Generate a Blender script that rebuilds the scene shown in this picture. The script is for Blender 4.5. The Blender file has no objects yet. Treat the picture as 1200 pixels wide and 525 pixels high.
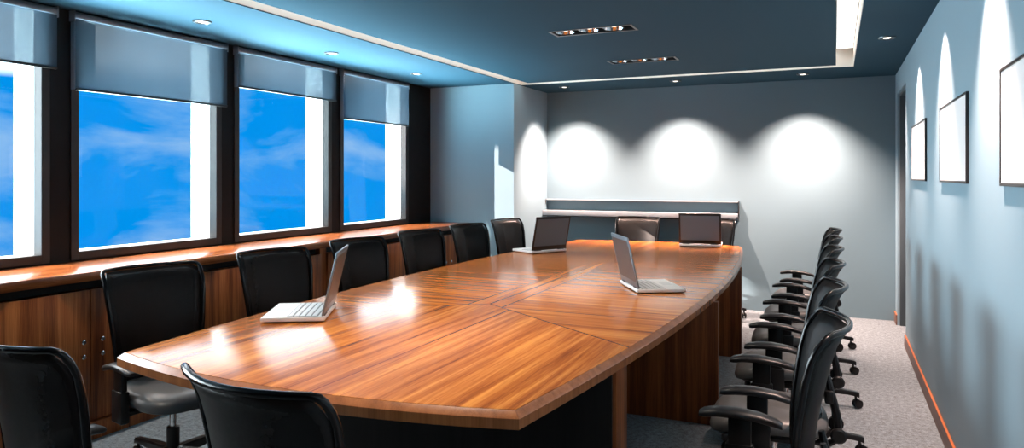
import bpy, bmesh, math, random
from mathutils import Vector, Matrix
random.seed(7)
PI = math.pi
sc = bpy.context.scene
C = sc.collection

# ------------------------------------------------------------------ dimensions
H = 2.455            # ceiling
XR = 0.54            # right wall
XL = -4.25           # window wall, inner face
YF = 8.11            # far wall
YN = -1.9            # wall behind the viewer
XC, YC = -3.20, 7.12 # corner pier: free edge, near face
CAM_Z = 1.45

# ------------------------------------------------------------------ materials
def new_mat(name):
    m = bpy.data.materials.new(name); m.use_nodes = True
    nt = m.node_tree; nt.nodes.clear()
    out = nt.nodes.new('ShaderNodeOutputMaterial')
    return m, nt, out

def N(nt, typ, **kw):
    n = nt.nodes.new(typ)
    for k, v in kw.items():
        if k in n.inputs: n.inputs[k].default_value = v
        else: setattr(n, k, v)
    return n

def principled(name, col, rough=0.5, metal=0.0, spec=0.5, bump=None, noise=None, coat=0.0, emit=None, estr=0.0):
    m, nt, out = new_mat(name)
    p = N(nt, 'ShaderNodeBsdfPrincipled')
    p.inputs['Base Color'].default_value = (*col, 1)
    p.inputs['Roughness'].default_value = rough
    p.inputs['Metallic'].default_value = metal
    p.inputs['Specular IOR Level'].default_value = spec
    p.inputs['Coat Weight'].default_value = coat
    p.inputs['Coat Roughness'].default_value = 0.08
    if emit:
        p.inputs['Emission Color'].default_value = (*emit, 1)
        p.inputs['Emission Strength'].default_value = estr
    geo = N(nt, 'ShaderNodeNewGeometry')
    if noise:
        sc_, amt = noise
        nz = N(nt, 'ShaderNodeTexNoise', Scale=sc_, Detail=4.0)
        nt.links.new(geo.outputs['Position'], nz.inputs['Vector'])
        r = N(nt, 'ShaderNodeValToRGB')
        r.color_ramp.elements[0].position = 0.3; r.color_ramp.elements[1].position = 0.7
        r.color_ramp.elements[0].color = (*[max(0, c * (1 - amt)) for c in col], 1)
        r.color_ramp.elements[1].color = (*[min(1, c * (1 + amt)) for c in col], 1)
        nt.links.new(nz.outputs['Fac'], r.inputs['Fac'])
        nt.links.new(r.outputs['Color'], p.inputs['Base Color'])
    if bump:
        sc_, st = bump
        nz = N(nt, 'ShaderNodeTexNoise', Scale=sc_, Detail=3.0)
        nt.links.new(geo.outputs['Position'], nz.inputs['Vector'])
        b = N(nt, 'ShaderNodeBump', Strength=st, Distance=0.002)
        nt.links.new(nz.outputs['Fac'], b.inputs['Height'])
        nt.links.new(b.outputs['Normal'], p.inputs['Normal'])
    nt.links.new(p.outputs['BSDF'], out.inputs['Surface'])
    return m

WOOD_RAMP = [(0.22, (0.040, 0.0095, 0.0035)), (0.40, (0.115, 0.030, 0.0085)),
             (0.55, (0.205, 0.060, 0.0165)), (0.72, (0.315, 0.108, 0.032))]

TOP_RAMP = [(0.26, (0.13, 0.027, 0.005)), (0.41, (0.33, 0.086, 0.014)), (0.53, (0.50, 0.155, 0.027)), (0.69, (0.70, 0.27, 0.055))]

def grain(nt, vec, ramp, k=1.0):
    """colour socket: grain running along the local X of vec"""
    mp = N(nt, 'ShaderNodeMapping'); mp.inputs['Scale'].default_value = (0.55 * k, 17.0 * k, 17.0 * k)
    nt.links.new(vec, mp.inputs['Vector'])
    n1 = N(nt, 'ShaderNodeTexNoise', Scale=1.0, Detail=6.0, Roughness=0.62, Distortion=0.35)
    nt.links.new(mp.outputs['Vector'], n1.inputs['Vector'])
    mp2 = N(nt, 'ShaderNodeMapping'); mp2.inputs['Scale'].default_value = (5.0 * k, 210.0 * k, 210.0 * k)
    nt.links.new(vec, mp2.inputs['Vector'])
    n2 = N(nt, 'ShaderNodeTexNoise', Scale=1.0, Detail=2.0, Roughness=0.6)
    nt.links.new(mp2.outputs['Vector'], n2.inputs['Vector'])
    a = N(nt, 'ShaderNodeMath', operation='MULTIPLY_ADD'); a.inputs[1].default_value = 0.34
    nt.links.new(n2.outputs['Fac'], a.inputs[0])
    b = N(nt, 'ShaderNodeMath', operation='SUBTRACT'); b.inputs[1].default_value = 0.17
    nt.links.new(n1.outputs['Fac'], b.inputs[0]); nt.links.new(b.outputs[0], a.inputs[2])
    r = N(nt, 'ShaderNodeValToRGB'); cr = r.color_ramp
    while len(cr.elements) < len(ramp): cr.elements.new(0.5)
    for e, (p, c) in zip(cr.elements, ramp): e.position = p; e.color = (*c, 1)
    nt.links.new(a.outputs[0], r.inputs['Fac'])
    return r.outputs['Color'], a.outputs[0]

def swizzle(nt, src, order):
    s = N(nt, 'ShaderNodeSeparateXYZ'); c = N(nt, 'ShaderNodeCombineXYZ')
    nt.links.new(src, s.inputs[0])
    for i, ax in enumerate(order): nt.links.new(s.outputs['XYZ'.index(ax)], c.inputs[i])
    return c.outputs[0]

def scaled(ramp, f): return [(p, tuple(min(1, c * f) for c in col)) for p, col in ramp]

def wood(name, order, ramp=WOOD_RAMP, rough=0.3, k=1.0, spec=0.5):
    m, nt, out = new_mat(name)
    geo = N(nt, 'ShaderNodeNewGeometry')
    col, f = grain(nt, swizzle(nt, geo.outputs['Position'], order), ramp, k)
    p = N(nt, 'ShaderNodeBsdfPrincipled'); p.inputs['Roughness'].default_value = rough
    p.inputs['Specular IOR Level'].default_value = spec
    nt.links.new(col, p.inputs['Base Color'])
    nt.links.new(p.outputs['BSDF'], out.inputs['Surface'])
    return m

# ---- table top: zones of veneer with their own grain direction and thin inlay lines
TX, TY = -1.675, 4.58      # table centre
AP_N, AP_F = 3.42 - TY, 6.02 - TY     # apexes of the two arrow shaped end panels

def table_top_mat():
    m, nt, out = new_mat('veneer_table_top')
    tc = N(nt, 'ShaderNodeTexCoord'); V = tc.outputs['Object']
    sep = N(nt, 'ShaderNodeSeparateXYZ'); nt.links.new(V, sep.inputs[0])
    def M(op, a, b=None, c=None):
        n = N(nt, 'ShaderNodeMath', operation=op)
        for i, v in enumerate((a, b, c)):
            if v is None: continue
            if isinstance(v, (int, float)): n.inputs[i].default_value = v
            else: nt.links.new(v, n.inputs[i])
        return n.outputs[0]
    ramp = TOP_RAMP
    cx, _ = grain(nt, V, ramp, 1.55)
    cy, _ = grain(nt, swizzle(nt, V, 'YXZ'), ramp, 1.55)
    ax = M('ABSOLUTE', sep.outputs['X']); y = sep.outputs['Y']
    dn = M('SUBTRACT', M('MULTIPLY_ADD', ax, -0.69, AP_N), y)     # >0 in the near end panel
    df = M('SUBTRACT', y, M('MULTIPLY_ADD', ax, 0.50, AP_F))      # >0 in the far end panel
    dmax = M('MAXIMUM', dn, df)
    end = M('GREATER_THAN', dmax, 0.0)
    strip = M('LESS_THAN', ax, 0.10)
    yg = M('MAXIMUM', end, strip)
    mix = N(nt, 'ShaderNodeMix', data_type='RGBA')
    nt.links.new(yg, mix.inputs['Factor']); nt.links.new(cx, mix.inputs[6]); nt.links.new(cy, mix.inputs[7])
    l1 = M('LESS_THAN', M('ABSOLUTE', dmax), 0.006)
    l2 = M('LESS_THAN', M('ABSOLUTE', M('SUBTRACT', ax, 0.10)), 0.006)
    l3 = M('LESS_THAN', ax, 0.006)
    mid = M('SUBTRACT', 1.0, end)
    l23 = M('MULTIPLY', M('MAXIMUM', l2, l3), mid)
    l4 = M('MULTIPLY', M('LESS_THAN', M('ABSOLUTE', M('SUBTRACT', sep.outputs['X'], 0.165)), 0.004), end)
    lines = M('MAXIMUM', M('MAXIMUM', l1, l23), l4)
    mix2 = N(nt, 'ShaderNodeMix', data_type='RGBA')
    mix2.inputs[7].default_value = (0.17, 0.030, 0.005, 1)
    nt.links.new(M('MULTIPLY', lines, 0.95), mix2.inputs['Factor']); nt.links.new(mix.outputs[2], mix2.inputs[6])
    p = N(nt, 'ShaderNodeBsdfPrincipled'); p.inputs['Roughness'].default_value = 0.20
    p.inputs['Specular IOR Level'].default_value = 0.55
    nt.links.new(mix2.outputs[2], p.inputs['Base Color'])
    nt.links.new(p.outputs['BSDF'], out.inputs['Surface'])
    return m

def carpet_mat():
    m, nt, out = new_mat('carpet_grey')
    geo = N(nt, 'ShaderNodeNewGeometry')
    n1 = N(nt, 'ShaderNodeTexNoise', Scale=150.0, Detail=3.0, Roughness=0.7)
    n2 = N(nt, 'ShaderNodeTexNoise', Scale=38.0, Detail=4.0, Roughness=0.7)
    for n in (n1, n2): nt.links.new(geo.outputs['Position'], n.inputs['Vector'])
    a = N(nt, 'ShaderNodeMath', operation='ADD'); nt.links.new(n1.outputs[0], a.inputs[0]); nt.links.new(n2.outputs[0], a.inputs[1])
    h = N(nt, 'ShaderNodeMath', operation='MULTIPLY'); h.inputs[1].default_value = 0.5; nt.links.new(a.outputs[0], h.inputs[0])
    r = N(nt, 'ShaderNodeValToRGB'); cr = r.color_ramp
    cr.elements[0].position = 0.36; cr.elements[0].color = (0.065, 0.064, 0.069, 1)
    cr.elements[1].position = 0.64; cr.elements[1].color = (0.222, 0.28, 0.312, 1)
    nt.links.new(h.outputs[0], r.inputs['Fac'])
    p = N(nt, 'ShaderNodeBsdfPrincipled', Roughness=0.95); p.inputs['Specular IOR Level'].default_value = 0.1
    b = N(nt, 'ShaderNodeBump', Strength=0.6, Distance=0.004)
    nt.links.new(h.outputs[0], b.inputs['Height']); nt.links.new(b.outputs[0], p.inputs['Normal'])
    nt.links.new(r.outputs[0], p.inputs['Base Color']); nt.links.new(p.outputs[0], out.inputs['Surface'])
    return m

def glass_mat():
    m, nt, out = new_mat('window_glass')
    t = N(nt, 'ShaderNodeBsdfTransparent'); t.inputs[0].default_value = (0.99, 0.99, 0.99, 1)
    g = N(nt, 'ShaderNodeBsdfGlossy', Roughness=0.0)
    lw = N(nt, 'ShaderNodeLayerWeight', Blend=0.5)
    pw = N(nt, 'ShaderNodeMath', operation='POWER'); pw.inputs[1].default_value = 5.0; nt.links.new(lw.outputs['Facing'], pw.inputs[0])
    f = N(nt, 'ShaderNodeMath', operation='MULTIPLY_ADD'); f.inputs[1].default_value = 0.4; f.inputs[2].default_value = 0.02; nt.links.new(pw.outputs[0], f.inputs[0])
    mx = N(nt, 'ShaderNodeMixShader')
    nt.links.new(f.outputs[0], mx.inputs[0]); nt.links.new(t.outputs[0], mx.inputs[1]); nt.links.new(g.outputs[0], mx.inputs[2])
    nt.links.new(mx.outputs[0], out.inputs['Surface'])
    return m

def blind_mat():
    m, nt, out = new_mat('blind_fabric')
    d = N(nt, 'ShaderNodeBsdfDiffuse'); d.inputs[0].default_value = (0.15, 0.19, 0.23, 1)
    tl = N(nt, 'ShaderNodeBsdfTranslucent'); tl.inputs[0].default_value = (0.035, 0.05, 0.065, 1)
    tr = N(nt, 'ShaderNodeBsdfTransparent'); tr.inputs[0].default_value = (0.88, 0.92, 0.94, 1)
    a = N(nt, 'ShaderNodeMixShader'); a.inputs[0].default_value = 0.6
    b = N(nt, 'ShaderNodeMixShader'); b.inputs[0].default_value = 0.20
    nt.links.new(d.outputs[0], a.inputs[1]); nt.links.new(tl.outputs[0], a.inputs[2])
    nt.links.new(a.outputs[0], b.inputs[1]); nt.links.new(tr.outputs[0], b.inputs[2])
    nt.links.new(b.outputs[0], out.inputs['Surface'])
    return m

def mesh_fabric_mat():
    m, nt, out = new_mat('chair_mesh_fabric')
    geo = N(nt, 'ShaderNodeTexCoord')
    n = N(nt, 'ShaderNodeTexNoise', Scale=55.0, Detail=4.0, Distortion=1.2)
    nt.links.new(geo.outputs['Object'], n.inputs['Vector'])
    r = N(nt, 'ShaderNodeValToRGB'); r.color_ramp.elements[0].position = 0.35; r.color_ramp.elements[1].position = 0.75
    r.color_ramp.elements[0].color = (0.002, 0.002, 0.002, 1); r.color_ramp.elements[1].color = (0.011, 0.0105, 0.0105, 1)
    nt.links.new(n.outputs[0], r.inputs[0])
    p = N(nt, 'ShaderNodeBsdfPrincipled', Roughness=0.42); p.inputs['Specular IOR Level'].default_value = 0.22
    nt.links.new(r.outputs[0], p.inputs['Base Color'])
    t = N(nt, 'ShaderNodeBsdfTransparent')
    mx = N(nt, 'ShaderNodeMixShader'); mx.inputs[0].default_value = 0.10
    nt.links.new(p.outputs[0], mx.inputs[1]); nt.links.new(t.outputs[0], mx.inputs[2])
    nt.links.new(mx.outputs[0], out.inputs['Surface'])
    return m

def emission(name, col, s):
    m, nt, out = new_mat(name)
    e = N(nt, 'ShaderNodeEmission', Strength=s); e.inputs[0].default_value = (*col, 1)
    nt.links.new(e.outputs[0], out.inputs['Surface'])
    return m

MT = {}
MT['wall'] = principled('wall_paint', (0.24, 0.355, 0.42), 0.75, spec=0.15, bump=(180, 0.05))  # blue-grey tint puts the cool shade into the wall colour
MT['wall_far'] = principled('far_wall_paint_dimmed', (0.145, 0.225, 0.27), 0.75, spec=0.15, bump=(180, 0.05))  # darkened copy of the wall colour, for the dim light at the far end
MT['ceil'] = principled('ceiling_paint', (0.022, 0.064, 0.096), 0.8, spec=0.1)  # dark blue tint puts the cool ceiling shade into the colour
MT['cove'] = principled('cove_paint', (0.80, 0.77, 0.71), 0.8, spec=0.1)
MT['white'] = principled('exterior_white', (0.86, 0.86, 0.85), 0.6)
MT['dark_metal'] = principled('window_metal', (0.018, 0.016, 0.015), 0.38, spec=0.4, noise=(9, 0.2))
MT['dark_wall'] = principled('window_wall_dark', (0.007, 0.006, 0.0055), 0.6, spec=0.2, noise=(5, 0.2))
MT['carpet'] = carpet_mat()
MT['glass'] = glass_mat()
MT['blind'] = blind_mat()
MT['rail'] = principled('blind_rail', (0.010, 0.010, 0.011), 0.4)
MT['cheek'] = principled('blind_cheek', (0.16, 0.20, 0.24), 0.35)
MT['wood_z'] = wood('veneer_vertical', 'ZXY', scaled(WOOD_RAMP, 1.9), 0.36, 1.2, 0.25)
MT['wood_y'] = wood('veneer_counter', 'YXZ', scaled(WOOD_RAMP, 1.6), 0.22)
MT['wood_edge'] = wood('veneer_edge', 'ZXY', [(0.2, (0.17, 0.05, 0.018)), (0.75, (0.40, 0.14, 0.045))], 0.26, 1.3)
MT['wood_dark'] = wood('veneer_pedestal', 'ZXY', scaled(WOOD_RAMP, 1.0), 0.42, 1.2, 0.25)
MT['skirting'] = wood('skirting_wood', 'YXZ', [(0.3, (0.10, 0.05, 0.035)), (0.7, (0.22, 0.13, 0.10))], 0.5)
MT['skirting_lit'] = wood('skirting_lit_edge', 'YXZ', [(0.3, (0.26, 0.065, 0.014)), (0.7, (0.42, 0.12, 0.03))], 0.4)  # brighter wood: the lit edge is put into the colour
MT['dark_panel'] = wood('dark_panel_grain', 'ZXY', [(0.3, (0.004, 0.004, 0.004)), (0.7, (0.010, 0.009, 0.009))], 0.5, 1.0, 0.2)
MT['shade_board'] = principled('shade_board_dark', (0.06, 0.08, 0.10), 0.7)  # for the added boards that darken part of each blind
MT['top'] = table_top_mat()
MT['black_gap'] = principled('shadow_gap_black', (0.004, 0.004, 0.004), 0.8)
MT['plastic'] = principled('black_plastic', (0.006, 0.006, 0.0065), 0.28, spec=0.35)
MT['frame'] = principled('chair_frame_gloss', (0.003, 0.003, 0.0034), 0.2, spec=0.28)
MT['arm'] = principled('armrest_rubber', (0.012, 0.0125, 0.014), 0.34, spec=0.42)
MT['leather'] = principled('seat_leather', (0.080, 0.081, 0.081), 0.36, spec=0.6, bump=(230, 0.12))
MT['mesh'] = mesh_fabric_mat()
MT['chrome'] = principled('chrome', (0.75, 0.75, 0.76), 0.15, metal=1.0)
MT['silver'] = principled('laptop_silver', (0.80, 0.80, 0.80), 0.35, metal=0.15)
MT['key'] = principled('laptop_key', (0.62, 0.63, 0.64), 0.4)
MT['lid'] = principled('laptop_lid_steel', (0.22, 0.29, 0.35), 0.28, metal=0.6)
MT['lidblack'] = principled('laptop_lid_black', (0.010, 0.010, 0.011), 0.3)
MT['lidpanel'] = principled('laptop_lid_panel', (0.045, 0.050, 0.055), 0.3, spec=0.6)
MT['lidpanel_grey'] = principled('laptop_lid_panel_grey', (0.105, 0.155, 0.20), 0.4, spec=0.5)
MT['screen'] = principled('laptop_screen_off', (0.010, 0.011, 0.013), 0.08)
MT['canvas'] = principled('picture_white', (0.88, 0.88, 0.88), 0.5)
MT['picframe'] = principled('picture_frame_dark', (0.020, 0.019, 0.019), 0.4)
MT['shelf'] = principled('shelf_metal', (0.26, 0.30, 0.33), 0.42, metal=0.2)
MT['shelf_end'] = principled('shelf_end_black', (0.008, 0.008, 0.009), 0.4)
MT['door'] = principled('door_grey', (0.075, 0.10, 0.115), 0.5)
MT['trimgrey'] = principled('downlight_ring', (0.10, 0.11, 0.12), 0.3, metal=0.6)
MT['lampblack'] = principled('fixture_black', (0.003, 0.003, 0.003), 0.5)
MT['bulb'] = emission('lamp_bulb', (1.0, 0.90, 0.80), 4.0)
MT['bulbdim'] = principled('lamp_reflector', (0.75, 0.55, 0.42), 0.2, metal=0.7)
MT['tube'] = emission('cove_lamp', (1.0, 0.96, 0.90), 4.6)

# ------------------------------------------------------------------ mesh helpers
def box(bm, lo, hi, bev=0.0, mi=0, seg=2, mat=None):
    b = bmesh.new()
    bmesh.ops.create_cube(b, size=1.0)
    for v in b.verts:
        v.co = Vector([(lo[i] + hi[i]) / 2 + v.co[i] * (hi[i] - lo[i]) for i in range(3)])
    if bev > 0:
        bmesh.ops.bevel(b, geom=b.edges[:], offset=bev, segments=seg, affect='EDGES', profile=0.5)
    merge(bm, b, mat, mi)

def merge(bm, b, mat=None, mi=0):
    mp = {}
    for v in b.verts: mp[v] = bm.verts.new(mat @ v.co if mat else v.co)
    for f in b.faces:
        try:
            nf = bm.faces.new([mp[v] for v in f.verts]); nf.material_index = mi if mi else f.material_index
        except ValueError: pass
    b.free()

def lathe(bm, prof, seg=24, origin=(0, 0, 0), mi=0, mat=None, cap=True):
    b = bmesh.new(); rings = []
    for r, z in prof:
        rings.append([b.verts.new((origin[0] + r * math.cos(2 * PI * i / seg), origin[1] + r * math.sin(2 * PI * i / seg), origin[2] + z)) for i in range(seg)])
    for a, c in zip(rings, rings[1:]):
        for i in range(seg):
            b.faces.new((a[i], a[(i + 1) % seg], c[(i + 1) % seg], c[i]))
    if cap:
        b.faces.new(rings[0][::-1]); b.faces.new(rings[-1])
    merge(bm, b, mat, mi)

def tube(bm, pts, rad, seg=8, mi=0, closed=False, flat=1.0):
    """sweep an (elliptical) section along pts; rad scalar or list"""
    pts = [Vector(p) for p in pts]; n = len(pts)
    if not isinstance(rad, (list, tuple)): rad = [rad] * n
    b = bmesh.new(); rings = []; prev = None
    for i, p in enumerate(pts):
        if closed: t = (pts[(i + 1) % n] - pts[i - 1]).normalized()
        else: t = (pts[min(i + 1, n - 1)] - pts[max(i - 1, 0)]).normalized()
        if prev is None:
            u = t.cross(Vector((0, 0, 1)))
            if u.length < 1e-3: u = t.cross(Vector((0, 1, 0)))
        else: u = prev - t * prev.dot(t)
        u.normalize(); prev = u; w = t.cross(u)
        rings.append([b.verts.new(p + u * (rad[i] * math.cos(2 * PI * k / seg)) + w * (rad[i] * flat * math.sin(2 * PI * k / seg))) for k in range(seg)])
    m = n if closed else n - 1
    for i in range(m):
        a, c = rings[i], rings[(i + 1) % n]
        for k in range(seg): b.faces.new((a[k], a[(k + 1) % seg], c[(k + 1) % seg], c[k]))
    if not closed:
        b.faces.new(rings[0][::-1]); b.faces.new(rings[-1])
    bmesh.ops.recalc_face_normals(b, faces=b.faces[:])
    merge(bm, b, None, mi)

def prism(bm, poly, z0, z1, mi=0):
    a = [bm.verts.new((x, y, z0)) for x, y in poly]; c = [bm.verts.new((x, y, z1)) for x, y in poly]
    n = len(poly)
    for i in range(n):
        f = bm.faces.new((a[i], a[(i + 1) % n], c[(i + 1) % n], c[i])); f.material_index = mi
    f = bm.faces.new(a[::-1]); f.material_index = mi
    f = bm.faces.new(c); f.material_index = mi

def obj(name, bm, mats, parent=None, loc=(0, 0, 0), rot=(0, 0, 0), smooth=35):
    bmesh.ops.recalc_face_normals(bm, faces=bm.faces[:])
    me = bpy.data.meshes.new(name); bm.to_mesh(me); bm.free()
    if not isinstance(mats, (list, tuple)): mats = [mats]
    for m in mats: me.materials.append(m)
    if smooth:
        for p in me.polygons: p.use_smooth = True
        me.set_sharp_from_angle(angle=math.radians(smooth))
    o = bpy.data.objects.new(name, me); C.objects.link(o)
    o.location = loc; o.rotation_euler = rot
    if parent: o.parent = parent
    return o

def struct(name, bm, mats, parent=None, smooth=0):
    o = obj(name, bm, mats, parent, smooth=smooth)
    if parent is None: o['kind'] = 'structure'
    return o

def thing(name, label, cat, loc=(0, 0, 0), rz=0.0, group=None):
    o = bpy.data.objects.new(name, None); C.objects.link(o)
    o.empty_display_size = 0.1
    o.location = loc; o.rotation_euler = (0, 0, rz)
    o['label'] = label; o['category'] = cat
    if group: o['group'] = group
    return o

def copy_thing(o, loc, rz, label):
    r = o.copy(); C.objects.link(r); r.location = loc; r.rotation_euler = (0, 0, rz); r['label'] = label
    for ch in list(o.children):
        c = ch.copy(); C.objects.link(c); c.parent = r
        for g in list(ch.children):
            d = g.copy(); C.objects.link(d); d.parent = c
    return r

# ------------------------------------------------------------------ room shell
bm = bmesh.new(); box(bm, (XL - 0.25, YN - 0.15, -0.1), (XR + 0.2, YF + 0.15, 0)); struct('floor', bm, MT['carpet'])
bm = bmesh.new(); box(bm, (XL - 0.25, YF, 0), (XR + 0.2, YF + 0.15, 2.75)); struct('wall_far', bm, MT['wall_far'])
bm = bmesh.new(); box(bm, (XL - 0.25, YN - 0.15, 0), (XR + 0.2, YN, 2.75)); struct('wall_near', bm, MT['dark_wall'])
# right wall with the doorway near its far end
DY0, DY1, DH = 6.95, 7.88, 2.245
bm = bmesh.new()
box(bm, (XR, YN, 0), (XR + 0.15, DY0, 2.75)); box(bm, (XR, DY1, 0), (XR + 0.15, YF, 2.75)); box(bm, (XR, DY0, DH), (XR + 0.15, DY1, 2.75))
struct('wall_right', bm, MT['wall'])
bm = bmesh.new(); box(bm, (XR + 0.105, DY0 + 0.005, 0.004), (XR + 0.145, DY1 - 0.005, DH - 0.005), 0.003)
d1 = struct('door_1', bm, MT['door'])
bm = bmesh.new()
box(bm, (XR + 0.02, DY1 - 0.03, 0), (XR + 0.105, DY1 - 0.001, DH), 0.002); box(bm, (XR + 0.02, DY0 + 0.001, 0), (XR + 0.105, DY0 + 0.03, DH), 0.002)
box(bm, (XR + 0.02, DY0 + 0.03, DH - 0.03), (XR + 0.105, DY1 - 0.03, DH - 0.001), 0.002)
obj('door_frame', bm, MT['door'], d1)
bm = bmesh.new(); tube(bm, [(XR + 0.104, DY0 + 0.12, 1.02), (XR + 0.06, DY0 + 0.12, 1.02), (XR + 0.055, DY0 + 0.23, 1.02)], 0.009)
obj('door_handle', bm, MT['chrome'], d1)

# corner pier between the window wall and the far wall
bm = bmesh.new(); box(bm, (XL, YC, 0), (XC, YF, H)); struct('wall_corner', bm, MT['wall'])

# left wall: dark sill wall, piers and head; windows sit between
WP = 1.30; W4 = 5.516
wins = [(W4 - WP * k, W4 - WP * k + 1.072) for k in range(6)]     # glass opening in Y, from the far one
SILL, HEAD = 0.985, 2.425
bm = bmesh.new()
XO = XL - 0.06            # outer face of the dark inner lining
box(bm, (XO, YN, 0), (XL, YF, SILL - 0.05)); box(bm, (XO, YN, HEAD + 0.03), (XL, YF, 3.3))
edges = sorted(wins)
ys = [YN] + [v for a, b in edges for v in (a - 0.05, b + 0.05)] + [YF]
for a, b in zip(ys[0::2], ys[1::2]):
    if b > a: box(bm, (XO, a, SILL - 0.05), (XL, b, HEAD + 0.03))
struct('wall_left', bm, MT['dark_wall'])
# white outside reveals
bm = bmesh.new()
XOO = XL - 0.25
box(bm, (XOO, YN, 0), (XO, YF, SILL - 0.012)); box(bm, (XOO, YN, 3.05), (XO, YF, 3.3))
ys = [YN] + [v for a, b in edges for v in (a, b)] + [YF]
for a, b in zip(ys[0::2], ys[1::2]):
    if b > a: box(bm, (XOO, a, SILL - 0.012), (XO, b, 3.05))
struct('wall_outside', bm, MT['white'])
for k, (a, b) in enumerate(edges[::-1]):
    n = k + 1
    bm = bmesh.new(); xf0, xf1 = XO, XL + 0.012
    box(bm, (xf0, a - 0.05, SILL - 0.05), (xf1, a, HEAD + 0.03), 0.003); box(bm, (xf0, b, SILL - 0.05), (xf1, b + 0.05, HEAD + 0.03), 0.003)
    box(bm, (xf0, a, SILL - 0.05), (xf1, b, SILL), 0.003); box(bm, (xf0, a, HEAD), (xf1, b, HEAD + 0.03), 0.003)
    w = struct('window_%d' % n, bm, MT['dark_metal'])
    bm = bmesh.new(); box(bm, (XO + 0.012, a + 0.0, SILL), (XO + 0.018, b, HEAD))
    obj('pane', bm, MT['glass'], w, smooth=0)

# dark boards added outside to make the shaded band seen through the blinds
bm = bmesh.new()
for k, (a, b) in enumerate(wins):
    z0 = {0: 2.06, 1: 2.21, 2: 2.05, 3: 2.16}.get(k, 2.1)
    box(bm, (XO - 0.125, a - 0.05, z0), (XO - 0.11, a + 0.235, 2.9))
struct('blind_shade_boards', bm, MT['shade_board'])

# ceiling: perimeter soffit with a lit slot round a central panel
SX0, SX1, SY0, SY1 = -3.20, 0.146, -1.2, 7.33     # outer edge of the slot
PX0, PX1, PY0, PY1 = -3.05, -0.002, -1.05, 7.16   # central panel
bm = bmesh.new(); T = 2.63
box(bm, (XL - 0.05, YN, H), (SX0, YF, T)); box(bm, (SX1, YN, H), (XR, YF, T))
box(bm, (SX0, SY1, H), (SX1, YF, T)); box(bm, (SX0, YN, H), (SX1, SY0, T))
struct('ceiling', bm, MT['ceil'])
bm = bmesh.new(); box(bm, (XL - 0.05, YN, T), (XR, YF, T + 0.1)); struct('ceiling_slab', bm, MT['cove'])
bm = bmesh.new()
e = 0.004
box(bm, (SX0, SY0, H + 0.006), (SX0 + e, SY1, T)); box(bm, (SX1 - e, SY0, H + 0.006), (SX1, SY1, T))
box(bm, (SX0 + e, SY1 - e, H + 0.006), (SX1 - e, SY1, T)); box(bm, (SX0 + e, SY0, H + 0.006), (SX1 - e, SY0 + e, T))
struct('trim_1', bm, MT['cove'])
# central panel with two rectangular holes for the triple spots (and two nearer ones)
FX = -1.535; FW, FD = 0.285, 0.085
FY = [6.15, 4.75, 3.35, 1.95]
bm = bmesh.new()
box(bm, (PX0, PY0, H), (FX - FW, PY1, H + 0.12)); box(bm, (FX + FW, PY0, H), (PX1, PY1, H + 0.12))
yy = [PY0] + [v for y in sorted(FY) for v in (y - FD, y + FD)] + [PY1]
for a, b in zip(yy[0::2], yy[1::2]): box(bm, (FX - FW, a, H), (FX + FW, b, H + 0.12))
struct('ceiling_panel', bm, MT['ceil'])
# lamps lying on top in the slot
def cove_lamp(lo, hi, label):
    t = thing('cove_lamp', label, 'light', ((lo[0] + hi[0]) / 2, (lo[1] + hi[1]) / 2, T - 0.03), 0, 'lamps in the ceiling slot')
    sx, sy = (hi[0] - lo[0]) / 2, (hi[1] - lo[1]) / 2
    bm = bmesh.new(); box(bm, (-sx, -sy, 0.012), (sx, sy, 0.03), 0.002); obj('lamp_tray', bm, MT['picframe'], t)
    bm = bmesh.new(); box(bm, (-sx + 0.004, -sy + 0.004, 0.0), (sx - 0.004, sy - 0.004, 0.012), 0.002); obj('diffuser', bm, MT['tube'], t)
cove_lamp((0.002, -1.0), (0.138, 7.12), 'long white lamp in the ceiling slot on the picture wall side')
cove_lamp((-3.19, -1.0), (-3.06, 7.12), 'long lamp hidden in the ceiling slot on the window side')
cove_lamp((-3.05, 7.18), (-0.01, 7.31), 'long lamp hidden in the ceiling slot along the far wall')

# baseboards
def skirting(name, x0, x1, y0, y1, h=0.10):
    bm = bmesh.new(); box(bm, (x0, y0, 0), (x1, y1, h - 0.006))
    o = struct(name, bm, MT['skirting'])
    bm = bmesh.new(); box(bm, (x0, y0, h - 0.006), (x1, y1, h), 0.0015); obj('lit_top_edge', bm, MT['skirting_lit'], o, smooth=0)  # strip coloured as the lit top of the skirting
skirting('baseboard_right', XR - 0.013, XR - 0.0005, YN, DY0 - 0.002)
skirting('baseboard_right_end', XR - 0.013, XR - 0.0005, DY1 + 0.002, YF - 0.001)

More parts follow.
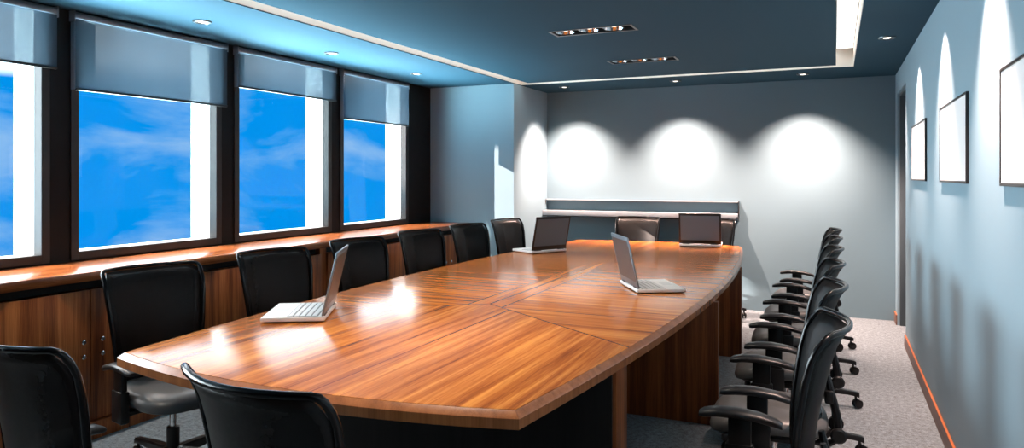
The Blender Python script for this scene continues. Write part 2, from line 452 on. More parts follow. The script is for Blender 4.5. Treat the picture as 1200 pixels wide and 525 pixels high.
# ------------------------------------------------------------------ roller blinds
blind_bottoms = {1: 1.994, 2: 2.145, 3: 1.983, 4: 2.093, 5: 2.03, 6: 2.06}
bl_label = {1: 'grey roller blind over the farthest window beside the dark corner', 2: 'grey roller blind over the second window from the far corner, rolled up highest',
            3: 'grey roller blind over the widest-looking window, hanging lower than its neighbours', 4: 'grey roller blind cut by the photo edge at far left', 5: 'grey roller blind on the window outside the picture', 6: 'grey roller blind on the nearest window outside the picture'}
for k in (1, 2, 3, 4, 5):
    a, b = wins[k - 1]
    y0, y1 = a - 0.048, b + 0.066
    if k == 1: y1 = b - 0.01 + 0.004
    zb = blind_bottoms[k]
    t = thing('roller_blind', bl_label[k], 'blind', (XL + 0.02, (y0 + y1) / 2, zb), 0, 'roller blinds on the windows')
    hw = (y1 - y0) / 2; hz = H - zb - 0.002
    bm = bmesh.new(); box(bm, (0.028, -hw, 0.0), (0.030, hw, hz - 0.05)); obj('blind_fabric', bm, MT['blind'], t, smooth=0)
    bm = bmesh.new(); box(bm, (0.022, -hw, -0.014), (0.036, hw, 0.002), 0.004); obj('bottom_rail', bm, MT['rail'], t)
    bm = bmesh.new()
    lathe(bm, [(0.026, -hw), (0.026, hw)], 20, mat=Matrix.Translation((0.008, 0, hz - 0.03)) @ Matrix.Rotation(-PI / 2, 4, 'X'))
    obj('roller_tube', bm, MT['cheek'], t)
    for s in (-1, 1):
        bm = bmesh.new(); box(bm, (-0.02, s * (hw + 0.005) - 0.004, hz - 0.065), (0.036, s * (hw + 0.005) + 0.004, hz), 0.003); obj('bracket', bm, MT['cheek'], t)
    bm = bmesh.new(); box(bm, (-0.012, -hw - 0.003, -0.008), (0.027, -hw + 0.001, hz - 0.066), 0.001); obj('side_guide', bm, MT['cheek'], t)

# ------------------------------------------------------------------ window counter and cabinets
CXF, CH = -3.71, 0.925
bm = bmesh.new(); box(bm, (XL + 0.013, YN + 0.01, CH - 0.05), (CXF, YC - 0.002, CH), 0.004)
o = obj('window_counter', bm, MT['wood_y']); o['label'] = 'long glossy brown wood counter running along under the windows'; o['category'] = 'counter'
CP = 1.32; CC = [6.60 - CP * k for k in range(5)]
cab_lab = ['wood cabinet under the counter at the far corner pier', 'wood cabinet under the counter, second from the far corner', 'wood cabinet under the counter between the second and third chair of the window row',
           'wood cabinet with steel knobs behind the nearest left-hand chairs', 'wood cabinet at the near end of the counter, outside the picture']
for k, yc in enumerate(CC):
    y0, y1 = yc - CP / 2, min(yc + CP / 2, YC - 0.004)
    t = thing('base_cabinet', cab_lab[k], 'cabinet', (XL + 0.03, yc, 0), 0, 'cabinets under the window counter')
    D = -3.755 - (XL + 0.03)        # carcass depth
    a, b = y0 - yc + 0.001, y1 - yc - 0.001
    bm = bmesh.new()
    z1 = CH - 0.051
    box(bm, (0, a, 0.0), (D, a + 0.038, z1)); box(bm, (0, b - 0.038, 0.0), (D, b, z1))
    box(bm, (0, a + 0.038, 0.0), (0.02, b - 0.038, z1)); box(bm, (0.02, a + 0.038, 0.09), (D - 0.03, b - 0.038, 0.11))
    obj('carcass', bm, MT['wood_z'], t, smooth=0)
    bm = bmesh.new(); box(bm, (D - 0.06, a + 0.038, z1 - 0.05), (D - 0.045, b - 0.038, z1)); obj('shadow_gap', bm, MT['black_gap'], t, smooth=0)
    bm = bmesh.new(); box(bm, (D - 0.02, a, 0), (D + 0.035, b, 0.088), 0.001); pl = obj('plinth', bm, MT['wood_z'], t, smooth=0)
    bm = bmesh.new(); box(bm, (D - 0.0, a, 0.088), (D + 0.036, b, 0.094), 0.001); obj('lit_plinth_edge', bm, MT['skirting_lit'], pl, smooth=0)  # light catching the plinth, coloured in as a brighter strip
    for s in (-1, 1):
        da, db = (a + 0.04, -0.002) if s < 0 else (0.002, b - 0.04)
        bm = bmesh.new(); box(bm, (D - 0.005, da, 0.10), (D + 0.016, db, z1 - 0.05), 0.002)
        dr = obj('cabinet_door', bm, MT['wood_z'], t)
        for z in (0.545, 0.465):
            ky = s * 0.055
            bm = bmesh.new(); lathe(bm, [(0.006, 0), (0.006, 0.014), (0.012, 0.018), (0.013, 0.026), (0.009, 0.030)], 14, mat=Matrix.Translation((D + 0.0155, ky, z)) @ Matrix.Rotation(PI / 2, 4, 'Y'))
            obj('knob', bm, MT['chrome'], dr)

# ------------------------------------------------------------------ shelf on the far wall
t = thing('wall_shelf', 'two-tier grey ledge on the far wall behind the table end', 'shelf', (-2.09, YF, 1.0))
sx0, sx1 = XC + 0.002 + 2.09, -0.965 + 2.09
bm = bmesh.new(); box(bm, (sx0, -0.065, 0.158), (sx1, -0.001, 0.172), 0.001); obj('top_board', bm, MT['shelf'], t)
bm = bmesh.new(); box(bm, (sx0, -0.165, -0.018), (sx1, -0.001, 0.040), 0.0015); obj('ledge', bm, MT['shelf'], t)
bm = bmesh.new(); box(bm, (sx1, -0.17, -0.03), (sx1 + 0.007, -0.001, 0.01), 0.001); box(bm, (sx1, -0.067, 0.01), (sx1 + 0.007, -0.001, 0.174), 0.001); obj('end_cap', bm, MT['shelf_end'], t)
bm = bmesh.new(); box(bm, (sx0, -0.157, -0.030), (sx1, -0.003, -0.018), 0.001); obj('underside', bm, MT['shelf_end'], t)

# ------------------------------------------------------------------ pictures on the right wall
for (y0, y1), lab in (((5.377, 6.33), 'blank white picture in thin dark frame, the one nearest the doorway'),
                      ((3.755, 4.665), 'blank white picture in thin dark frame, middle of the three on the right wall'),
                      ((2.10, 3.03), 'blank white picture in thin dark frame, cut by the photo edge')):
    t = thing('picture', lab, 'picture', (XR, (y0 + y1) / 2, 1.414), 0, 'blank pictures on the right wall')
    hw = (y1 - y0) / 2; hh = 0.414; th = 0.013; fw = 0.012
    bm = bmesh.new()
    box(bm, (-th, -hw, 0), (-0.001, -hw + fw, hh), 0.001); box(bm, (-th, hw - fw, 0), (-0.001, hw, hh), 0.001)
    box(bm, (-th, -hw + fw, 0), (-0.001, hw - fw, fw), 0.001); box(bm, (-th, -hw + fw, hh - fw), (-0.001, hw - fw, hh), 0.001)
    obj('picture_frame', bm, MT['picframe'], t)
    bm = bmesh.new(); box(bm, (-th + 0.003, -hw + fw, fw), (-0.002, hw - fw, hh - fw)); obj('canvas', bm, MT['canvas'], t, smooth=0)

# ------------------------------------------------------------------ conference table
HT = 0.77
t = thing('conference_table', 'long boat-shaped glossy wooden conference table with inlaid top', 'table', (TX, TY, 0))
def outline(inset=0.0, n=40):
    """boat-shaped plan, local to the table centre"""
    hw, y0, y1 = 0.845, 1.885 - TY, 7.23 - TY
    mid = (y0 + y1) / 2; L = (y1 - y0) / 2
    pts = []
    def side(y): return hw + 0.185 * (1 - ((y - mid) / L) ** 2)
    for i in range(n + 1):
        y = y0 + (y1 - y0) * i / n; pts.append((side(y), y))
    for i in range(1, n // 2):
        x = hw - 2 * hw * i / (n // 2); pts.append((x, y1 + 0.16 * (1 - (x / hw) ** 2)))
    for i in range(n + 1):
        y = y1 - (y1 - y0) * i / n; pts.append((-side(y), y))
    for i in range(1, n // 2):
        x = -hw + 2 * hw * i / (n // 2); pts.append((x, y0 - 0.12 * (1 - (x / hw) ** 2)))
    if inset:
        res = []; m = len(pts)
        for i in range(m):
            p0, p, p1 = Vector(pts[i - 1]), Vector(pts[i]), Vector(pts[(i + 1) % m])
            n0 = (p - p0).normalized(); n1 = (p1 - p).normalized()
            nn = Vector((-(n0.y + n1.y), n0.x + n1.x)).normalized()
            c = max(0.5, nn.dot(Vector((-n0.y, n0.x))))
            q = p + nn * inset / c; res.append((q.x, q.y))
        pts = res
    return pts
def ring_mesh(loops, mi=0, capb=True, capt=True):
    bm = bmesh.new(); rs = [[bm.verts.new((x, y, z)) for x, y in pl] for pl, z in loops]
    n = len(rs[0])
    for a, c in zip(rs, rs[1:]):
        for i in range(n): bm.faces.new((a[i], a[(i + 1) % n], c[(i + 1) % n], c[i]))
    if capb: bm.faces.new(rs[0][::-1])
    if capt: bm.faces.new(rs[-1])
    return bm
bm = ring_mesh([(outline(0.024), HT - 0.03), (outline(0.024), HT - 0.0006), (outline(0.026), HT)])
obj('tabletop', bm, MT['top'], t, smooth=20)
bm = ring_mesh([(outline(0.03), HT - 0.052), (outline(0.002), HT - 0.052), (outline(0.0), HT - 0.050), (outline(0.0), HT - 0.020), (outline(0.002), HT - 0.0175), (outline(0.0225), HT - 0.0015), (outline(0.0225), HT - 0.03), (outline(0.3), HT - 0.03)], capt=True)
obj('edge_band', bm, MT['wood_edge'], t, smooth=20)
# pedestal panels across the table, joined by a spine
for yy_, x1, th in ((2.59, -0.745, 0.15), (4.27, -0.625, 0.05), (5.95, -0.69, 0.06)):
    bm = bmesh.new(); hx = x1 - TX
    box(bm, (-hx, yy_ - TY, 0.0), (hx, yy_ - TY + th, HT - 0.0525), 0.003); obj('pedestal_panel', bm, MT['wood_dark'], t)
bm = bmesh.new(); box(bm, (-0.915, 2.575 - TY, 0.004), (0.915, 2.589 - TY, HT - 0.054), 0.002); obj('near_dark_panel', bm, MT['dark_panel'], t)  # near-black board in front of the nearest pedestal panel
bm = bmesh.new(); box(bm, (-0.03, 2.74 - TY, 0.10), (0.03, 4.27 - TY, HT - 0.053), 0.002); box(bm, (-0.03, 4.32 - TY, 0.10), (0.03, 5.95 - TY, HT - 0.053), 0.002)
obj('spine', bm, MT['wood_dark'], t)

# ------------------------------------------------------------------ office chairs
def back_pt(x, z):
    """centre surface of the backrest: local y for (x, z)"""
    zc = [0.46, 0.56, 0.70, 0.85, 0.94, 1.0]; yc = [-0.185, -0.18, -0.195, -0.225, -0.252, -0.288]
    i = 0
    while i < len(zc) - 2 and z > zc[i + 1]: i += 1
    f = (z - zc[i]) / (zc[i + 1] - zc[i])
    def cr(a, b, c, d, f): return 0.5 * (2 * b + (c - a) * f + (2 * a - 5 * b + 4 * c - d) * f * f + (3 * b - a - 3 * c + d) * f ** 3)
    y = cr(yc[max(i - 1, 0)], yc[i], yc[i + 1], yc[min(i + 2, len(yc) - 1)], f)
    return y + 1.35 * x * x
def half_w(z):
    return 0.188 + 0.052 * min(1, max(0, (z - 0.46) / 0.44)) ** 0.8

def down(bm, dz):
    bmesh.ops.translate(bm, verts=bm.verts[:], vec=(0, 0, -dz)); return bm

def make_chair(label):
    t = thing('office_chair', label, 'chair', group='black mesh-back office chairs around the table')
    # star base: five legs, each with a twin-wheel caster
    for k in range(5):
        a = -PI / 2 + 2 * PI * k / 5
        M = Matrix.Rotation(a, 4, 'Z')
        b = bmesh.new()
        sec = [(0.035, 0.026, 0.085, 0.135), (0.20, 0.021, 0.085, 0.122), (0.31, 0.018, 0.083, 0.108), (0.365, 0.017, 0.076, 0.102), (0.38, 0.014, 0.068, 0.096)]
        rs = []
        for x, w, z0, z1 in sec:
            rs.append([b.verts.new(v) for v in ((x, -w, z0), (x, w, z0), (x, w, z1 - 0.008), (x, w * 0.7, z1), (x, -w * 0.7, z1), (x, -w, z1 - 0.008))])
        for p, q in zip(rs, rs[1:]):
            for i in range(6): b.faces.new((p[i], p[(i + 1) % 6], q[(i + 1) % 6], q[i]))
        b.faces.new(rs[0][::-1]); b.faces.new(rs[-1])
        bm = bmesh.new(); merge(bm, b, M)
        leg = obj('base_leg', bm, MT['plastic'], t)
        bm = bmesh.new(); P = M @ Matrix.Translation((0.36, 0, 0)) @ Matrix.Rotation(0.6 + k, 4, 'Z')
        for s in (-1, 1):
            lathe(bm, [(0.018, -0.008), (0.026, -0.006), (0.027, 0.0), (0.026, 0.006), (0.018, 0.008)], 16, mat=P @ Matrix.Translation((0.012, s * 0.014, 0.027)) @ Matrix.Rotation(PI / 2, 4, 'X'))
        box(bm, (-0.010, -0.006, 0.022), (0.026, 0.006, 0.056), 0.004, mat=P)
        lathe(bm, [(0.008, 0.05), (0.008, 0.085)], 10, mat=P)
        obj('caster', bm, MT['plastic'], leg)
    bm = bmesh.new(); lathe(bm, [(0.045, 0.082), (0.05, 0.10), (0.046, 0.135), (0.030, 0.142), (0.030, 0.235), (0.026, 0.237)], 20); obj('base_hub', bm, MT['plastic'], t)
    bm = bmesh.new(); lathe(bm, [(0.016, 0.23), (0.016, 0.345)], 16); obj('gas_lift', bm, MT['chrome'], t)
    bm = bmesh.new(); box(bm, (-0.085, -0.15, 0.365), (0.085, 0.10, 0.408), 0.012); tube(bm, [(0.05, 0.0, 0.385), (0.19, 0.0, 0.38), (0.23, 0.01, 0.375)], 0.007)
    obj('tilt_mechanism', down(bm, 0.035), MT['plastic'], t)
    # seat
    def seat_loop(sx, sy, z, dy=0.0, droop=0.0):
        pts = []
        for i in range(40):
            a = 2 * PI * i / 40; c, s = math.cos(a), math.sin(a); n = 3.4
            x = sx * math.copysign(abs(c) ** (2 / n), c); y = sy * math.copysign(abs(s) ** (2 / n), s)
            w = 1.0 + 0.05 * (y / sy)
            pts.append((x * w, y + dy, z - droop * max(0, y / sy) ** 3 + 0.010 * (x / sx) ** 2))
        return pts
    def loops_mesh(L):
        bm = bmesh.new(); rs = [[bm.verts.new(p) for p in l] for l in L]
        for a, c in zip(rs, rs[1:]):
            for i in range(40): bm.faces.new((a[i], a[(i + 1) % 40], c[(i + 1) % 40], c[i]))
        bm.faces.new(rs[0][::-1]); bm.faces.new(rs[-1]); return bm
    bm = loops_mesh([seat_loop(0.215, 0.205, 0.425, 0.02, .02), seat_loop(0.238, 0.232, 0.432, 0.02, .03), seat_loop(0.243, 0.238, 0.452, 0.02, .035), seat_loop(0.236, 0.23, 0.474, 0.02, .03),
                     seat_loop(0.21, 0.205, 0.488, 0.02, .022), seat_loop(0.16, 0.155, 0.491, 0.02, .012), seat_loop(0.10, 0.095, 0.488, 0.02, .004), seat_loop(0.03, 0.03, 0.486, 0.02)])
    obj('seat', down(bm, 0.03), MT['leather'], t, smooth=60)
    bm = loops_mesh([seat_loop(0.15, 0.15, 0.404, 0.02), seat_loop(0.215, 0.21, 0.41, 0.02, .015), seat_loop(0.228, 0.222, 0.424, 0.02, .025), seat_loop(0.20, 0.19, 0.426, 0.02, .02)])
    obj('seat_pan', down(bm, 0.03), MT['plastic'], t, smooth=60)
    # backrest: curved mesh sheet in a gloss rim
    nx, nz = 12, 16
    bm = bmesh.new(); G = []
    for j in range(nz + 1):
        z = 0.47 + (0.985 - 0.47) * j / nz; w = half_w(z) - 0.006
        if j >= nz - 1: w -= 0.008 * (j - nz + 2)
        G.append([bm.verts.new((w * (2 * i / nx - 1), back_pt(w * (2 * i / nx - 1), z), z)) for i in range(nx + 1)])
    for j in range(nz):
        for i in range(nx): bm.faces.new((G[j][i], G[j][i + 1], G[j + 1][i + 1], G[j + 1][i]))
    o = obj('backrest', down(bm, 0.002), MT['mesh'], t, smooth=80)
    md = o.modifiers.new('thick', 'SOLIDIFY'); md.thickness = 0.006; md.offset = 0
    # rim
    pts = []; r = []
    zs = [0.47, 0.55, 0.63, 0.71, 0.79, 0.86, 0.92, 0.955]
    for z in zs: pts.append((half_w(z), z))
    w = half_w(0.97)
    pts += [(w - 0.001, 0.980), (w - 0.007, 0.991), (w - 0.022, 0.996)]
    for i in range(1, 8): x = (w - 0.022) * (1 - i / 4.0); pts.append((x, 0.996))
    pts += [(-(w - 0.022), 0.996), (-(w - 0.007), 0.991), (-(w - 0.001), 0.980)]
    for z in zs[::-1]: pts.append((-half_w(z), z))
    for i in range(1, 6): x = -half_w(0.47) * (1 - i / 3.0); pts.append((x, 0.465 - 0.006 * (1 - (x / 0.19) ** 2)))
    P3 = [(x, back_pt(x, max(z, 0.46)), z) for x, z in pts]
    R = [0.0120 if z < 0.9 else (0.0105 if z < 0.98 else 0.0095) for x, z in pts]
    bm = bmesh.new(); tube(bm, P3, R, 8, closed=True)
    obj('backrest_rim', down(bm, 0.002), MT['frame'], t, smooth=70)
    # two rear uprights with knobs
    bm = bmesh.new()
    for s in (-1, 1):
        tube(bm, [(s * 0.05, -0.10, 0.385), (s * 0.055, -0.21, 0.372), (s * 0.058, -0.255, 0.40), (s * 0.06, -0.246, 0.50), (s * 0.06, -0.222, 0.60), (s * 0.06, -0.208, 0.66)], [0.014, 0.016, 0.017, 0.016, 0.014, 0.010], 8)
    box(bm, (-0.085, -0.235, 0.545), (0.085, -0.200, 0.60), 0.008)
    sup = obj('back_support', down(bm, 0.03), MT['plastic'], t)
    for s in (-1, 1):
        bm = bmesh.new(); lathe(bm, [(0.012, 0), (0.03, 0.004), (0.032, 0.02), (0.024, 0.026)], 16, mat=Matrix.Translation((s * 0.066, -0.252, 0.42)) @ Matrix.Rotation(s * PI / 2, 4, 'Y'))
        obj('tilt_knob', down(bm, 0.03), MT['plastic'], sup)
    # armrests
    AW = 0.268
    for s in (-1, 1):
        bm = bmesh.new(); b = bmesh.new(); rs = []
        prof = [(-0.135, 0.588, 0.020, 0.022), (-0.120, 0.598, 0.028, 0.026), (-0.06, 0.616, 0.036, 0.030), (0.02, 0.626, 0.040, 0.032), (0.09, 0.624, 0.041, 0.032), (0.135, 0.614, 0.036, 0.028), (0.152, 0.604, 0.024, 0.018)]
        for y, zt, w, h in prof:
            y += 0.045
            ring = []
            for k in range(12):
                a = 2 * PI * k / 12
                ring.append(b.verts.new((s * AW + w * math.copysign(abs(math.cos(a)) ** 0.7, math.cos(a)), y, zt - h / 2 + h / 2 * math.copysign(abs(math.sin(a)) ** 0.8, math.sin(a)))))
            rs.append(ring)
        for p, q in zip(rs, rs[1:]):
            for i in range(12): b.faces.new((p[i], p[(i + 1) % 12], q[(i + 1) % 12], q[i]))
        b.faces.new(rs[0][::-1]); b.faces.new(rs[-1]); merge(bm, b)
        ar = obj('armrest', down(bm, 0.018), MT['arm'], t, smooth=50)
        bm = bmesh.new()
        box(bm, (s * AW - 0.014, 0.015, 0.36), (s * AW + 0.014, 0.095, 0.600), 0.006)
        box(bm, (s * AW - 0.020, 0.005, 0.355), (s * AW + 0.020, 0.105, 0.50), 0.008)
        box(bm, (min(s * 0.12, s * AW), 0.02, 0.385), (max(s * 0.12, s * AW), 0.09, 0.404), 0.004)
        obj('armrest_post', down(bm, 0.018), MT['plastic'], ar)
    return t

chair0 = make_chair('x'); first = [True]
def chair(x, y, face, label):
    """face: direction the sitter looks, radians from +Y towards +X is negative"""
    if first[0]:
        first[0] = False; chair0.location = (x, y, 0); chair0.rotation_euler = (0, 0, face); chair0['label'] = label
    else: copy_thing(chair0, (x, y, 0), face, label)
rl = ['black mesh-back chair nearest the viewer in the row on the right', 'second chair from the viewer in the row on the right', 'third chair from the viewer in the row on the right',
      'fourth chair from the viewer in the row on the right', 'fifth chair from the viewer in the row on the right', 'farthest chair of the row on the right, by the doorway']
for i, lab in enumerate(rl): chair(-0.248, 2.44 + 0.834 * i, PI / 2 + 0.06, lab)
ll = ['black mesh-back chair with visible grey seat at the near left table corner', 'black mesh-back chair behind the nearest open laptop on the left', 'third chair of the window row, its back crossed by the laptop lid',
      'fourth chair of the window row, against the wood cabinets', 'fifth chair of the window row, by the far end of the counter', 'farthest chair of the window row, in front of the sunlit pier']
for i, lab in enumerate(ll): chair(-2.93, 2.49 + 0.845 * i, -PI / 2 - 0.24, lab)
chair(-2.06, 1.45, -0.10, 'black mesh-back chair cut by the left edge of the photo')
chair(-1.175, 1.43, -0.146, 'black mesh-back chair pushed up against the near table edge')
chair(-1.98, 7.53, PI, 'black mesh-back chair at the far table end, under the middle of the wall ledge')
chair(-1.20, 7.53, PI, 'black mesh-back chair at the far table end, behind the far right laptop')

# ------------------------------------------------------------------ laptops
def make_laptop(label):
    """origin under the base centre; user sits at -y, hinge at +y"""
    t = thing('laptop', label, 'laptop', group='open laptops on the table')
    W, D = 0.195, 0.145
    bm = bmesh.new(); box(bm, (-W, -D, 0.006), (W, D, 0.026), 0.004); bs = obj('laptop_base', bm, MT['silver'], t)
    bm = bmesh.new(); box(bm, (-W + 0.01, -D + 0.012, 0.002), (W - 0.01, D - 0.004, 0.007), 0.002)
    for sx in (-1, 1):
        for sy in (-1, 1): lathe(bm, [(0.010, 0.0), (0.011, 0.003)], 12, (sx * (W - 0.03), sy * (D - 0.03), 0))
    obj('underside', bm, MT['lidblack'], bs)
    bm = bmesh.new()
    box(bm, (-W + 0.018, -0.03, 0.0262), (W - 0.018, D - 0.032, 0.0268), mi=0)
    obj('key_bed', bm, MT['lidblack'], bs, smooth=0)
    bm = bmesh.new(); kw = (2 * W - 0.04) / 14
    for r in range(5):
        for c in range(14):
            if r == 0 and 3 < c < 9: continue
            x = -W + 0.02 + c * kw; y = -0.027 + r * 0.0275
            box(bm, (x + 0.0006, y + 0.002, 0.0268), (x + kw - 0.0006, y + 0.0225, 0.0295), 0.0008, seg=1)
    x = -W + 0.02 + 4 * kw; box(bm, (x + 0.001, -0.025, 0.0268), (x + 5 * kw - 0.001, -0.0045, 0.0295), 0.0008, seg=1)
    obj('keyboard', bm, MT['key'], bs, smooth=0)
    bm = bmesh.new(); box(bm, (-0.045, -0.115, 0.0258), (0.045, -0.055, 0.0264), 0.0002, seg=1); obj('touchpad', bm, MT['key'], bs, smooth=0)
    # lid, leaning back
    A = math.radians(13); M = Matrix.Translation((0, D - 0.012, 0.027)) @ Matrix.Rotation(-A, 4, 'X')
    bm = bmesh.new(); box(bm, (-W, -0.004, 0.002), (W, 0.006, 0.305), 0.004, mat=M); lid = obj('lid', bm, MT['lid'], t)
    bm = bmesh.new(); box(bm, (-W + 0.016, 0.0058, 0.040), (W - 0.016, 0.0072, 0.283), 0.0005, mat=M); obj('lid_panel', bm, MT['lidpanel'], lid, smooth=0)
    bm = bmesh.new(); box(bm, (-W + 0.010, -0.0052, 0.025), (W - 0.010, -0.0039, 0.294), 0.0004, mat=M); obj('screen', bm, MT['screen'], lid, smooth=0)
    bm = bmesh.new()
    for s in (-1, 1): lathe(bm, [(0.008, -0.035), (0.008, 0.035)], 12, mat=Matrix.Translation((s * 0.13, D - 0.010, 0.027)) @ Matrix.Rotation(PI / 2, 4, 'Y'))
    obj('hinge', bm, MT['lidblack'], t)
    return t
lp = make_laptop('silver open laptop on the window side of the table, nearest the viewer')
def heading(dx, dy): return math.atan2(dy, dx) - PI / 2      # hinge direction
lp.location = (-2.385, 2.765, HT); lp.rotation_euler = (0, 0, heading(0.86, 0.50))
copy_thing(lp, (-1.015, 4.295, HT), heading(-0.86, -0.50), 'silver open laptop on the right half of the table, screen side to the right')
def black_lid(t):
    for ch in t.children:
        if ch.name.startswith('lid'):
            ch.data = ch.data.copy(); ch.data.materials[0] = MT['lidblack']
            for g in ch.children:
                if g.name.startswith('lid_panel'): g.data = g.data.copy(); g.data.materials[0] = MT['lidpanel_grey']
    return t
black_lid(copy_thing(lp, (-2.43, 5.97, HT), heading(0.87, -0.49), 'black-lidded open laptop at the far left of the table beside the sunlit pier'))
black_lid(copy_thing(lp, (-1.20, 7.12, HT), heading(0.10, -1.0), 'black-lidded open laptop at the far right end of the table, seen square on from behind'))

# ------------------------------------------------------------------ ceiling lights
def make_downlight(label):
    t = thing('downlight', label, 'light', group='round downlights in the soffit')
    bm = bmesh.new(); lathe(bm, [(0.040, -0.001), (0.050, -0.010), (0.058, -0.008), (0.060, -0.0005), (0.040, -0.0005)], 28, cap=False); obj('trim_ring', bm, MT['trimgrey'], t)
    bm = bmesh.new(); lathe(bm, [(0.001, -0.0035), (0.026, -0.004), (0.041, -0.002), (0.041, -0.0006)], 24); obj('reflector', bm, MT['bulbdim'], t)
    bm = bmesh.new(); lathe(bm, [(0.001, -0.009), (0.018, -0.008), (0.026, -0.0045), (0.026, -0.004)], 20); obj('lens', bm, MT['bulb'], t)
    return t
dl = None
spots = []
def downlight(x, y, label):
    global dl
    if dl is None:
        dl = make_downlight(label); dl.location = (x, y, H)
    else: copy_thing(dl, (x, y, H), 0, label)
FARY = 7.62
for x, lab in ((-2.80, 'small downlight in the far soffit, the one next to the corner pier'), (-1.55, 'small downlight in the far soffit, middle of the three there'), (-0.30, 'small downlight in the far soffit, nearest the right wall')):
    downlight(x, FARY, lab); spots.append(('far', x, FARY))
for y, lab in ((5.86, 'downlight in the dark soffit above the picture nearest the doorway'), (4.54, 'downlight in the dark soffit cut by the top photo edge'), ):
    downlight(0.335, y, lab); spots.append(('right', 0.335, y))
for y in (7.18, 3.22, 1.90, 0.58): spots.append(('right', 0.335, y))
for y, lab in ((3.42, 'downlight over the window row nearest the viewer, above the second blind'), (4.73, 'downlight over the window row, middle of the three'), (6.02, 'downlight over the window row, nearest the far pier')):
    downlight(-3.76, y, lab)
for y in (0.81, 2.12, 3.42, 4.73, 6.02): spots.append(('left', -3.76, y))

def make_triple(label):
    t = thing('triple_spotlight', label, 'light', group='triple spot fixtures in the ceiling panel')
    bm = bmesh.new()
    a, b, h = FW, FD, 0.10
    box(bm, (-a, -b, 0.0), (-a + 0.006, b, h)); box(bm, (a - 0.006, -b, 0.0), (a, b, h)); box(bm, (-a + 0.006, -b, 0.0), (a - 0.006, -b + 0.006, h)); box(bm, (-a + 0.006, b - 0.006, 0.0), (a - 0.006, b, h))
    box(bm, (-a, -b, h), (a, b, h + 0.006)); obj('housing', bm, MT['lampblack'], t, smooth=0)
    bm = bmesh.new()
    a2, b2 = a + 0.012, b + 0.012
    box(bm, (-a2, -b2, -0.004), (-a + 0.004, b2, 0.0)); box(bm, (a - 0.004, -b2, -0.004), (a2, b2, 0.0)); box(bm, (-a + 0.004, -b2, -0.004), (a - 0.004, -b + 0.004, 0.0)); box(bm, (-a + 0.004, b - 0.004, -0.004), (a - 0.004, b2, 0.0))
    obj('fixture_rim', bm, MT['trimgrey'], t, smooth=0)
    for k in (-1, 0, 1):
        P = (k * 0.175 - 0.03, 0, 0.004)
        bm = bmesh.new(); lathe(bm, [(0.02, 0.085), (0.050, 0.055), (0.068, 0.010), (0.072, 0.0), (0.066, -0.002), (0.060, 0.012), (0.042, 0.04)], 24, P, cap=False)
        lo = obj('lamp', bm, MT['chrome'], t)
        bm = bmesh.new(); lathe(bm, [(0.001, 0.012), (0.03, 0.014), (0.045, 0.024), (0.045, 0.03)], 20, P); obj('bulb', bm, MT['bulb'], lo)
    return t
tr = make_triple('triple spot fixture recessed in the ceiling, the farther one'); tr.location = (FX, FY[0], H)
copy_thing(tr, (FX, FY[1], H), 0, 'triple spot fixture recessed in the ceiling, the nearer one')
copy_thing(tr, (FX, FY[2], H), 0, 'triple spot fixture just above the top of the picture')
copy_thing(tr, (FX, FY[3], H), 0, 'triple spot fixture above the near end of the table')

# ------------------------------------------------------------------ lights
def lamp(name, typ, loc, energy, col=(1, 1, 1), aim=None, **kw):
    l = bpy.data.lights.new(name, typ); l.energy = energy; l.color = col
    for k, v in kw.items(): setattr(l, k, v)
    o = bpy.data.objects.new(name, l); C.objects.link(o); o.location = loc
    if aim is not None: o.rotation_euler = (Vector(aim) - Vector(loc)).to_track_quat('-Z', 'Y').to_euler()
    return o
for kind, x, y in spots:
    if kind == 'far':
        lamp('spot_lamp', 'SPOT', (x, y, H - 0.015), 900, (1.0, 0.67, 0.55), (x, y + 0.36, 0), spot_size=math.radians(98), spot_blend=1.0, shadow_soft_size=0.02)
    elif kind == 'left':
        lamp('spot_lamp', 'SPOT', (x, y, H - 0.015), 110, (1.0, 0.86, 0.76), (x + 0.45, y, 0), spot_size=math.radians(84), spot_blend=1.0, shadow_soft_size=0.03)
    else:
        lamp('spot_lamp', 'SPOT', (x, y, H - 0.015), 430, (1.0, 0.68, 0.57), (x + 0.36, y, 0), spot_size=math.radians(74), spot_blend=1.0, shadow_soft_size=0.02)
for y in FY:
    for k in (-1, 0, 1):
        lamp('table_spot', 'SPOT', (FX + k * 0.175 - 0.03, y, H - 0.004), {6.15: 18, 4.75: 32, 3.35: 48, 1.95: 55}[y], (1.0, 0.86, 0.72), (FX + k * 0.175 - 0.03, y, 0), spot_size=math.radians(80), spot_blend=0.8, shadow_soft_size=0.06)
# narrow distant spot added outside to make the sun patch on the corner pier
d = Vector((1.0, 0.65, -0.515)); P = Vector((-3.27, YC, 1.25))
lamp('pier_patch_spot', 'SPOT', P - d.normalized() * 16, 60000, (1.0, 0.78, 0.68), P, spot_size=math.radians(3.4), spot_blend=0.3, shadow_soft_size=0.03)
# high sun grazing the facade
d = Vector((1.0, 0.75, -1.9)).normalized()
o = lamp('sun', 'SUN', (-9, 0, 12), 9.0, (1.0, 0.93, 0.84), angle=0.006); o.rotation_euler = d.to_track_quat('-Z', 'Y').to_euler()
# daylight portals
for a, b in wins[:5]:
    l = lamp('daylight_portal', 'AREA', (XOO - 0.02, (a + b) / 2, (SILL + HEAD) / 2), 1.0, shape='RECTANGLE', size=HEAD - SILL, size_y=b - a)
    l.rotation_euler = (0, -PI / 2, 0); l.data.cycles.is_portal = True

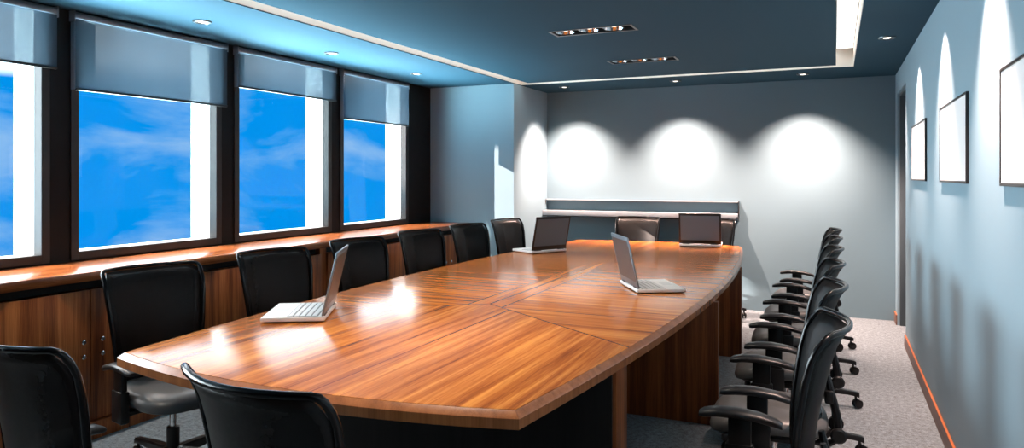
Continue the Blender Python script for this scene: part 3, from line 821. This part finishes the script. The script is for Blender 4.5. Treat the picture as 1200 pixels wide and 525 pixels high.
# ------------------------------------------------------------------ sky
w = bpy.data.worlds.new('sky'); sc.world = w; w.use_nodes = True
nt = w.node_tree; nt.nodes.clear()
tc = N(nt, 'ShaderNodeTexCoord'); sep = N(nt, 'ShaderNodeSeparateXYZ'); nt.links.new(tc.outputs['Generated'], sep.inputs[0])
mp = N(nt, 'ShaderNodeMapping'); mp.inputs['Scale'].default_value = (3.0, 3.0, 7.0); nt.links.new(tc.outputs['Generated'], mp.inputs[0])
nz = N(nt, 'ShaderNodeTexNoise', Scale=1.6, Detail=7.0, Roughness=0.58, Distortion=0.4); nt.links.new(mp.outputs[0], nz.inputs['Vector'])
cr = N(nt, 'ShaderNodeValToRGB'); cr.color_ramp.elements[0].position = 0.46; cr.color_ramp.elements[1].position = 0.80
nt.links.new(nz.outputs[0], cr.inputs[0])
mxc = N(nt, 'ShaderNodeMix', data_type='RGBA'); mxc.inputs[6].default_value = (0.0, 0.31, 0.90, 1); mxc.inputs[7].default_value = (0.42, 0.66, 0.92, 1)
nt.links.new(cr.outputs[0], mxc.inputs['Factor'])
# elevation bands, raised out of view as room fill: haze high up, ground below
up = N(nt, 'ShaderNodeMapRange'); up.inputs[1].default_value = 0.112; up.inputs[2].default_value = 0.14; nt.links.new(sep.outputs[2], up.inputs[0])
m2 = N(nt, 'ShaderNodeMix', data_type='RGBA'); m2.inputs[7].default_value = (3.7, 4.0, 4.3, 1)
nt.links.new(up.outputs[0], m2.inputs['Factor']); nt.links.new(mxc.outputs[2], m2.inputs[6])
hi = N(nt, 'ShaderNodeMapRange'); hi.inputs[1].default_value = 0.42; hi.inputs[2].default_value = 0.62; nt.links.new(sep.outputs[2], hi.inputs[0])
mh = N(nt, 'ShaderNodeMix', data_type='RGBA'); mh.inputs[7].default_value = (15.0, 14.5, 14.0, 1)
nt.links.new(hi.outputs[0], mh.inputs['Factor']); nt.links.new(m2.outputs[2], mh.inputs[6]); m2 = mh
dn = N(nt, 'ShaderNodeMapRange'); dn.inputs[1].default_value = -0.125; dn.inputs[2].default_value = -0.19; nt.links.new(sep.outputs[2], dn.inputs[0])
gr = N(nt, 'ShaderNodeMapRange'); gr.inputs[1].default_value = -0.40; gr.inputs[2].default_value = -0.75; nt.links.new(sep.outputs[2], gr.inputs[0])
mg = N(nt, 'ShaderNodeMix', data_type='RGBA'); mg.inputs[6].default_value = (4.0, 9.0, 12.0, 1); mg.inputs[7].default_value = (92.0, 138.0, 152.0, 1)
nt.links.new(gr.outputs[0], mg.inputs['Factor'])
m3 = N(nt, 'ShaderNodeMix', data_type='RGBA'); nt.links.new(mg.outputs[2], m3.inputs[7])
nt.links.new(dn.outputs[0], m3.inputs['Factor']); nt.links.new(m2.outputs[2], m3.inputs[6])
# low sky glow added out of view on the left, lights the right wall
gd = N(nt, 'ShaderNodeVectorMath', operation='DOT_PRODUCT'); gd.inputs[1].default_value = Vector((-1.0, -0.05, 0.06)).normalized()
nt.links.new(tc.outputs['Generated'], gd.inputs[0])
gm = N(nt, 'ShaderNodeMapRange', interpolation_type='SMOOTHSTEP'); gm.inputs[1].default_value = math.cos(math.radians(29)); gm.inputs[2].default_value = math.cos(math.radians(13)); nt.links.new(gd.outputs['Value'], gm.inputs[0])
m4 = N(nt, 'ShaderNodeMix', data_type='RGBA'); m4.inputs[7].default_value = (22.0, 26.0, 28.0, 1)
nt.links.new(gm.outputs[0], m4.inputs['Factor']); nt.links.new(m3.outputs[2], m4.inputs[6])
bg = N(nt, 'ShaderNodeBackground', Strength=1.0); nt.links.new(m4.outputs[2], bg.inputs[0])
wo = N(nt, 'ShaderNodeOutputWorld'); nt.links.new(bg.outputs[0], wo.inputs[0])

# ------------------------------------------------------------------ camera and view
cam = bpy.data.cameras.new('camera'); co = bpy.data.objects.new('camera', cam); C.objects.link(co)
cam.sensor_width = 36; cam.lens = 840 / 1200 * 36; cam.shift_y = -56.5 / 1200; cam.clip_start = 0.02
co.location = (0, 0, CAM_Z); co.rotation_euler = (PI / 2, 0, math.atan(380 / 840))
sc.camera = co
sc.view_settings.view_transform = 'Standard'; sc.view_settings.look = 'None'
sc.view_settings.gamma = 1; sc.view_settings.exposure = 0; sc.view_settings.use_curve_mapping = False
sc.cycles.use_denoising = True
sc.cycles.max_bounces = 10; sc.cycles.diffuse_bounces = 5; sc.cycles.transparent_max_bounces = 12
sc.cycles.sample_clamp_indirect = 6.0
sc.cycles.caustics_reflective = False; sc.cycles.caustics_refractive = False
